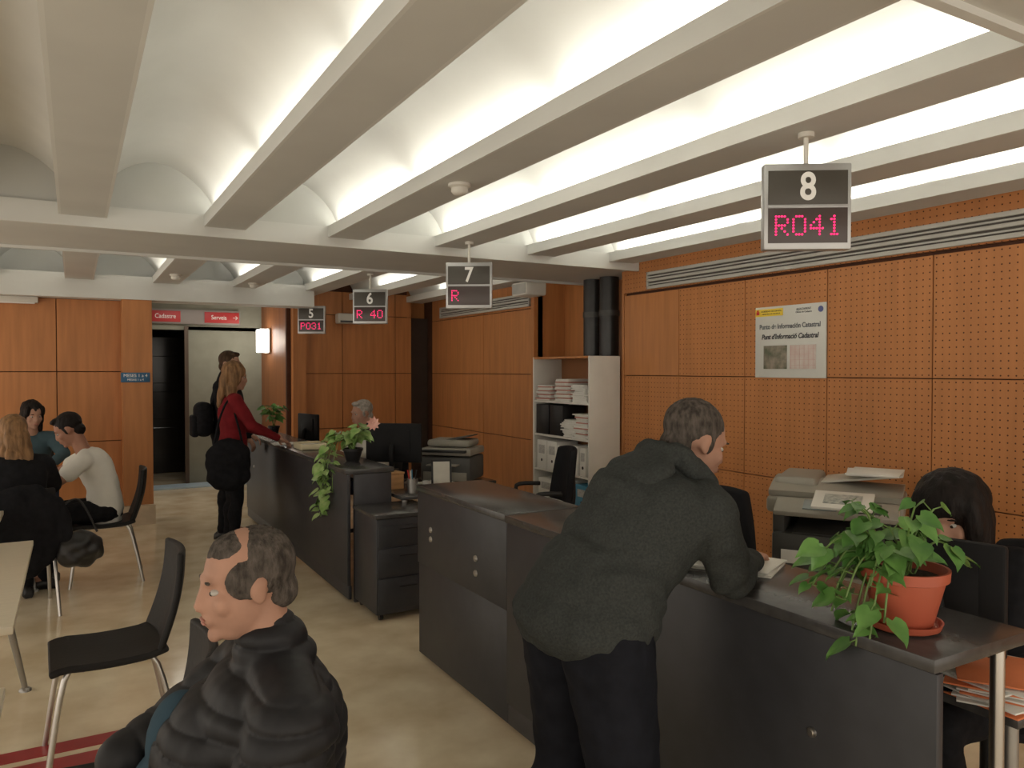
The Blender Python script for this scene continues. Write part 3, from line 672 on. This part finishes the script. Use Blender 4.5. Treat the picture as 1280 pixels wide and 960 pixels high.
def arms(bm,J,w,g,upto=2,sides='LR'):
    for s in sides:
        sh,el,wr=V(J['sh'+s]),V(J['el'+s]),V(J['wr'+s]); N=V(J['neck']); C=V(J['che'])
        bcap(bm,lerp(lerp(C,N,.80),sh,.35),sh,.055*w+g*.8,.058*w+g)
        if upto==0: continue
        if upto==.5: bcap(bm,sh,lerp(sh,el,.62),.056*w+g,.052*w+g*1.3); continue
        bcap(bm,sh,el,.056*w+g,.043*w+g)
        if upto>=1.2: bcap(bm,el,lerp(el,wr,.97 if upto>=2 else .5),.043*w+g,.029*w+g*.8)
def legs(bm,J,w,g,full=True):
    for s in 'LR':
        h,k,a=V(J['hip'+s]),V(J['kn'+s]),V(J['an'+s])
        bcap(bm,h,k,.090*w+g,.058*w+g); bcap(bm,k,a,.056*w+g,.038*w+g)
        bell(bm,lerp(k,a,.3)+V((0,-.012,0)),(.054*w+g,.056*w+g,.11))
def headprims(bm,HM,k=1.):
    r=HM.to_3x3()
    def e(c,rad): bell(bm,HM@V(c),[x*k for x in rad],r,20,14)
    e((0,-.012,.03),(.075,.095,.088)); e((0,.018,-.03),(.062,.074,.085)); e((0,.035,-.080),(.042,.046,.034))
    e((0,.078,.028),(.046,.013,.011)); e((0,.086,-.055),(.026,.014,.018)); e((0,.080,-.092),(.022,.014,.016))
    e((.040,.060,-.022),(.022,.020,.024)); e((-.040,.060,-.022),(.022,.020,.024))
    bcap(bm,HM@V((0,.082,.018)),HM@V((0,.100,-.024)),.010*k,.0125*k); e((.010,.090,-.028),(.009,.009,.008)); e((-.010,.090,-.028),(.009,.009,.008))
    for s in(-1,1):
        e((s*.075,-.008,-.006),(.008,.018,.029)); e((s*.079,-.012,.008),(.007,.015,.014))
def hairprims(bm,HM,style):
    r=HM.to_3x3()
    def e(c,rad): bell(bm,HM@V(c),rad,r,20,14)
    if style=='sides':
        e((0,-.030,.036),(.0795,.081,.0825)); e((0,-.062,-.03),(.060,.045,.045)); e((.060,.002,.022),(.0185,.054,.044)); e((-.060,.002,.022),(.0185,.054,.044)); e((.0,.012,.066),(.058,.058,.050))
    elif style in('short','crop'):
        e((0,-.024,.043),(.081,.097,.086)); e((0,-.060,-.03),(.062,.047,.052)); e((.068,.008,.0),(.012,.016,.03)); e((-.068,.008,.0),(.012,.016,.03)); 
        if style=='short': e((0,.040,.100),(.055,.038,.022))
    elif style=='long':
        e((0,-.024,.043),(.087,.100,.092))
        for s in(-1,1):
            e((s*.070,-.005,-.02),(.025,.050,.085)); e((s*.072,-.015,-.12),(.030,.045,.09)); e((s*.062,.035,.045),(.025,.035,.05))
        e((0,-.075,-.05),(.080,.045,.12)); e((0,-.08,-.16),(.085,.035,.10)); e((0,-.075,-.23),(.07,.028,.07))
    elif style=='bob':
        e((0,-.028,.055),(.112,.118,.100)); e((0,-.07,-.02),(.110,.070,.13)); e((0,.022,.085),(.080,.058,.045))
        for s in(-1,1): e((s*.090,-.005,-.03),(.030,.070,.125)); e((s*.080,.040,.01),(.024,.035,.09))
        e((0,-.085,-.11),(.10,.05,.08))
def disp(me,f):
    vs=[(v.co.copy(),v.normal.copy()) for v in me.vertices]
    for v,(c,n) in zip(me.vertices,vs): v.co=c+n*f(c,n)
def segd(c,a,b):
    ab=b-a; t=max(0,min(1,(c-a).dot(ab)/max(ab.length_squared,1e-9))); return (c-(a+ab*t)).length,t*ab.length
def person(loc,rz,label,J,skinm,hair,top,bot,shoe=shoe_m,hrot=(0,0,0),w=1.,vox=.009,curl=28,palm=None,hdir=None,belly=0.,hs=1.,headk=1.):
    t=thing('person',label,'person',loc,rz)
    for k in list(J): J[k]=V(J[k])
    HM=Matrix.Translation(J['head'])@Euler([R(a) for a in hrot],'YXZ').to_matrix().to_4x4()@Matrix.Scale(headk,4)
    bm=bmesh.new(); btorso(bm,J,w*.97,0,belly=belly*.8); arms(bm,J,w*.97,0); legs(bm,J,w*.97,0); headprims(bm,HM,1)
    bcap(bm,J['neck']-V((0,0,.01)),HM@V((0,-.018,-.055)),.060*w,.053)
    for s in 'LR':
        d=(J['wr'+s]-J['el'+s]); pn=(palm or {}).get(s,(0,0,-1)); 
        dd=(hdir or {}).get(s,d)
        hand(bm,J['wr'+s],dd,pn,(-1 if s=='L' else 1),curl,hs)
        a=J['an'+s]; bcap(bm,a,V((a.x,a.y+.13,.035)),.038,.028); bell(bm,(a.x,a.y-.02,.035),(.032,.04,.034))
    me=fuse(bm,vox,2); obj('body',me,skinm,t,smooth=180)
    def fp(nm,lst,mat):
        b=bmesh.new()
        for c,rad in lst: bell(b,HM@V(c),rad,HM.to_3x3(),14,10)
        obj(nm,b,mat,t,smooth=180)
    for s in(-1,1):
        fp('eye',[((s*.031,.069,.006),(.0115,.0115,.0075))],eyew); fp('iris',[((s*.031,.0777,.005),(.0052,.0042,.0052))],eyed)
        fp('eyebrow',[((s*.031,.082,.029),(.018,.005,.0035))],hair[1])
    fp('lips',[((0,.098,-.052),(.019,.005,.004)),((0,.097,-.060),(.017,.005,.0045))],lipm)
    b=bmesh.new(); hairprims(b,HM,hair[0]); me=fuse(b,.006,3)
    sc=45 if hair[0] in('long','bob') else 90
    disp(me,lambda c,n:(.006 if sc==45 else .002)*noise.noise(V((c.x*sc,c.y*sc,c.z*12)))); obj('hair',me,hair[1],t,smooth=180)
    b=bmesh.new(); g=top.get('g',.014); btorso(b,J,w,g,top.get('low',.10),top.get('hem',0),belly=belly); arms(b,J,w,top.get('gs',g),top.get('slv',2))
    up=(J['head']-J['neck']).normalized()
    if top.get('collar'): bcap(b,J['neck']-up*.02,J['neck']+up*top.get('ch',.04),.088,.080)
    for (cc,rr) in top.get('extra',[]): bell(b,cc,rr)
    me=fuse(b,top.get('vox',.009),top.get('it',6))
    AR=[[J['sh'+s],J['el'+s],J['wr'+s]] for s in 'LR']
    def bonet(c):
        dt=min(segd(c,J['pel'],J['che'])[0]-.135,segd(c,J['che'],J['neck'])[0]-.125); best=(dt,c.z)
        for A in AR:
            a,bb=A[1],A[2]; d,tt=segd(c,a,bb); d-=.062
            if d<best[0] and tt>.03: best=(d,bb.z+(bb-a).length-tt)
        return best[1]
    if top.get('puffer'):
        disp(me,lambda c,n:.013*(abs(math.sin(math.pi*(bonet(c)+.004*noise.noise(c*6))/.048))**.4-.8)*max(.35,1-abs(n.z)**3)+.002*noise.noise(V((c.x*30,c.y*30,c.z*12))))
    else:
        am=top.get('fold',.008)
        disp(me,lambda c,n:am*(noise.noise(V((c.x*6,c.y*6,c.z*12+3*noise.noise(c*4))))+.35*noise.noise(c*20)))
    obj(top.get('name','shirt'),me,top['mat'],t,smooth=180)
    if bot:
        b=bmesh.new(); g=bot.get('g',.010); legs(b,J,w,g)
        P=J['pel']; gp=bot.get('gp',g); bell(b,P,(.172*w+gp,.125*w+gp,.13)); 
        me=fuse(b,.009,5); am=.006
        disp(me,lambda c,n:am*(noise.noise(V((c.x*9,c.y*9,c.z*14)))+.4*noise.noise(c*30))); obj('trousers',me,bot['mat'],t,smooth=180)
    for s in 'LR':
        a=J['an'+s]; b=bmesh.new()
        sec=[(-.075,.026,.045,.035),(-.05,.037,.06,.055),(0,.041,.065,.075),(.06,.043,.05,.060),(.12,.048,.035,.040),(.165,.042,.026,.030),(.195,.022,.016,.020)]
        rs=[]
        for (yy,hw,hh,zc) in sec:
            rg=[]
            for i in range(16):
                an=2*math.pi*i/16; z=zc*.62+hh*.75*math.sin(an); rg.append(b.verts.new((a.x+hw*math.cos(an),a.y+yy,max(.002,z)+a.z-.08)))
            rs.append(rg)
        skinr(b,rs); obj('shoe',b,shoe,t,smooth=60)
    return t,J,HM
def SEAT(hz=.535,lean=.06,hf=.05,dz=0,knf=.42,sw=.18):
    return dict(pel=(0,0,hz),wai=(0,lean*.1,hz+.17),che=(0,lean*.5,hz+.34),neck=(0,lean,hz+.50+dz),head=(0,lean+hf,hz+.66+dz),shL=(-sw,lean,hz+.44+dz),shR=(sw,lean,hz+.44+dz),
     hipL=(-.09,.0,hz),hipR=(.09,.0,hz),knL=(-.11,knf,hz),knR=(.11,knf,hz),anL=(-.11,knf-.03,.08),anR=(.11,knf-.03,.08))
def STAND(h=1.75,sw=.18):
    k=h/1.75
    J=dict(pel=(0,0,.95),wai=(0,.01,1.11),che=(0,0,1.28),neck=(0,-.01,1.47),head=(0,.03,1.625),shL=(-sw,0,1.41),shR=(sw,0,1.41),hipL=(-.09,0,.92),hipR=(.09,0,.92),
     knL=(-.10,.02,.50),knR=(.10,.02,.50),anL=(-.11,-.02,.08),anR=(.11,-.02,.08))
    return {a:V(b)*k if a[:2]!='an' else V(b) for a,b in J.items()}
# seated man in puffer jacket
J=SEAT(.525,.0,.04,-.075,sw=.205)
J.update(elL=(-.25,.10,.69),wrL=(-.14,.34,.66),elR=(.22,.19,.755),wrR=(.17,.30,.735))
J['head']=(0,.055,1.14); J['neck']=(0,-.005,.97); J['che']=(0,.01,.82)
t,_,_=person((.375,1.72,0),88,'seated man in a black quilted puffer jacket with thinning grey hair',J,skin,('sides',hair_grey),dict(name='puffer_jacket',mat=puffer,g=.036,gs=.030,puffer=True,collar=True,ch=.035,vox=.006,it=16,low=.06,extra=[((.03,.07,.76),(.20,.18,.17))]),dict(mat=jeans),hrot=(-8,0,4),w=1.06,vox=.006,hdir={'R':(-.1,.4,-1),'L':(.2,.6,-.7)},palm={'R':(0,-1,0),'L':(0,-1,0)})
bm=bmesh.new(); bell(bm,(.08,.18,.78),(.06,.075,.12)); bell(bm,(.09,.20,.68),(.09,.09,.10)); me=fuse(bm,.008,3); obj('shirt_front',me,bluecloth,t,smooth=180,label='blue shirt showing at the open jacket')
# leaning man in hoodie
J=STAND(1.76)
J.update(pel=(0,0,.93),wai=(0,.09,1.06),che=(0,.20,1.165),neck=(0,.33,1.285),head=(0,.41,1.38),shR=(.19,.30,1.20),shL=(-.20,.30,1.22),
 elR=(.16,.39,1.01),wrR=(.02,.62,1.0),elL=(-.25,.42,1.01),wrL=(-.12,.62,1.0),hipL=(-.10,0,.90),hipR=(.10,0,.90),knL=(-.13,.03,.49),knR=(.12,.05,.49),anL=(-.15,-.03,.08),anR=(.13,-.01,.08))
t,J2,HM=person((1.23,1.75,0),-90,'man in a charcoal hooded sweatshirt leaning over the counter',J,skin,('crop',hair_grey),dict(name='hoodie',mat=hoodie,g=.026,gs=.015,vox=.008,it=10,low=.02,fold=.017,extra=[((0,.0,.92),(.238,.192,.115)),((0,.05,1.0),(.215,.170,.13))]),dict(mat=pants_d,g=.032,gp=-.01),hrot=(-22,0,-12),w=1.12,vox=.008,belly=.02)
bm=bmesh.new(); N=V((0,.30,1.275)); rt=V((1,0,0)); bk=V((0,-.55,.83)).normalized(); tt=V((0,.83,.55)).normalized()
arc=[N+rt*(.112*math.cos(R(a)))+bk*(.088*math.sin(R(a)))+tt*(.035-.02*math.sin(R(a))) for a in range(-35,216,12)]
btube(bm,arc,.036,14); 
rm=Matrix((rt,tt,bk)).transposed()
bell(bm,N+bk*.088-tt*.08,(.135,.11,.040),rm); bell(bm,N+bk*.095-tt*.15+rt*-.02,(.105,.075,.038),rm)
me=fuse(bm,.008,3); disp(me,lambda c,n:.014*noise.noise(V((c.x*9,c.y*20,c.z*20)))+.004*noise.noise(c*40)); obj('hood',me,hoodie,t,smooth=180)
# woman in burgundy
J=STAND(1.66,.155); J.update(elR=(.20,.12,1.12),wrR=(.13,.36,1.0),elL=(-.20,.12,1.10),wrL=(-.10,.34,1.02))
person((1.19,7.0,0),-88,'woman in a burgundy top and black trousers standing at the counter',J,skin,('long',hair_bl),dict(name='blouse',mat=redcloth,g=.012,low=.06),dict(mat=knit_black,g=.008),hrot=(-12,0,-5),w=.86,palm={'R':(0,0,-1),'L':(.6,0,-.8)})
t=thing('shoulder_bag','black leather bag and coat carried at the woman\'s hip','bag',(1.12,6.76,.74),0)
bm=bmesh.new(); bell(bm,(0,0,.10),(.19,.09,.19)); bell(bm,(0,0,-.02),(.18,.085,.14)); bbox(bm,(0,0,.1),(.28,.12,.2),.03); me=fuse(bm,.012,5); disp(me,lambda c,n:.014*noise.noise(c*14)); obj('bag_body',me,knit_black,t,smooth=180)
tube('strap',smoothpts([(-.12,0,.2),(-.06,.05,.45),(.03,.12,.60),(.08,.06,.42),(.12,0,.2)],6),.009,knit_black,t)
# man behind her
J=STAND(1.78); J.update(elL=(-.24,.0,1.14),wrL=(-.2,.14,.94),elR=(.23,.04,1.13),wrR=(.16,.24,1.0))
person((1.27,7.72,0),-115,'brown-haired man in a black jacket waiting behind the woman',J,skin,('short',hair_br),dict(name='jacket',mat=knit_black,g=.022,low=.12,collar=True),dict(mat=knit_black),hrot=(-8,0,-14))
t=thing('backpack','black bag hanging at the waiting man\'s back','bag',(1.04,7.62,.98),0)
bm=bmesh.new(); bbox(bm,(0,0,.16),(.16,.26,.32),.07,seg=5); bbox(bm,(-.08,0,.1),(.06,.2,.2),.02); obj('bag_body',bm,knit_black,t,smooth=60); tube('strap',smoothpts([(.06,-.08,.30),(.14,-.08,.46),(.24,-.06,.40)],6),.01,knit_black,t)
# far clerk
J=SEAT(.53,.12,.04,.0); J.update(elL=(-.22,.18,.84),wrL=(-.12,.36,.78),elR=(.22,.18,.84),wrR=(.12,.36,.78))
person((2.50,6.95,0),90,'grey-haired clerk in a pale shirt seated behind the counter',J,skin,('short',hair_lgrey),dict(name='shirt',mat=whitecloth,g=.014),dict(mat=jeans),hrot=(-10,0,10))
# right clerk woman
J=SEAT(.535,.14,.06,.0,sw=.165); J.update(elL=(-.22,.26,.82),wrL=(-.13,.46,.765),elR=(.22,.24,.82),wrR=(.12,.44,.765))
J['head']=(0,.20,1.12); J['neck']=(0,.12,.975)
person((2.66,1.45,0),90,'clerk with dark bobbed hair and black clothes looking down',J,skin,('bob',hair_dk),dict(name='cardigan',mat=knit_black,g=.022,collar=False),dict(mat=knit_black),hrot=(-14,0,12),w=.95,vox=.008)
# left table group
J=SEAT(.535,.14,.08,-.05); J.update(elR=(.23,.30,.82),wrR=(.10,.46,.785),elL=(-.23,.28,.80),wrL=(-.10,.48,.785))
J['head']=(0,.24,1.15)
person((.20,6.62,0),86,'bearded man in a white t-shirt seated looking down at the table',J,skin2,('short',hair_dk),dict(name='tshirt',mat=whitecloth,g=.012,slv=.5),dict(mat=knit_black),hrot=(-32,0,-5),w=.93)
J=SEAT(.535,.12,.04,-.03,sw=.16); J.update(elR=(.24,.24,.80),wrR=(.12,.44,.785),elL=(-.22,.26,.80),wrL=(-.12,.46,.785))
person((-.33,5.98,0),12,'blonde woman in a black coat seated with her back turned',J,skin,('long',hair_bl),dict(name='coat',mat=knit_black,g=.03,low=.12,hem=.03),dict(mat=knit_black),hrot=(-15,0,10),w=.92)
J=SEAT(.535,.14,.05,.0,sw=.165); J.update(elR=(.23,.28,.84),wrR=(.10,.50,.785),elL=(-.23,.28,.84),wrL=(-.10,.50,.785))
person((-.36,8.25,0),190,'woman with long dark hair in a grey-blue top facing the table',J,skin,('long',hair_dk),dict(name='sweater',mat=tealcloth,g=.014),dict(mat=jeans),hrot=(-14,0,15),w=.9)
t=thing('draped_coat','black winter coat hung over the back of a chair','coat',(-.30,5.72,.0),8)
bm=bmesh.new(); bell(bm,(0,-.03,.66),(.25,.075,.22)); bell(bm,(-.02,-.04,.48),(.24,.08,.20)); bcap(bm,(.2,-.03,.74),(.27,-.04,.45),.055,.05); bcap(bm,(-.2,-.03,.74),(-.27,-.02,.42),.055,.05); me=fuse(bm,.012,5)
disp(me,lambda c,n:.022*noise.noise(V((c.x*14,c.y*10,c.z*5)))); obj('coat_body',me,knit_black,t,smooth=180)
t=thing('handbag','soft black leather handbag hanging beside the seated blonde woman','bag',(.03,5.72,.33),20)
bm=bmesh.new(); bell(bm,(0,0,.09),(.15,.075,.11)); bell(bm,(0,0,.14),(.11,.055,.09)); me=fuse(bm,.010,3); disp(me,lambda c,n:.016*noise.noise(c*16)); obj('bag_body',me,shoe_m,t,smooth=180); tube('strap',smoothpts([(-.1,0,.2),(-.12,.02,.36),(0,.03,.42),(.1,0,.2)],6),.007,shoe_m,t)
# ------------------------------------------------------------------ camera
cd=bpy.data.cameras.new('Camera'); cd.sensor_width=36; cd.lens=27.0; co=bpy.data.objects.new('Camera',cd); COL.objects.link(co)
co.location=(0,0,1.6); co.rotation_euler=(R(90-1.07),0,-R(29.7)); S.camera=co; cd.clip_start=.05
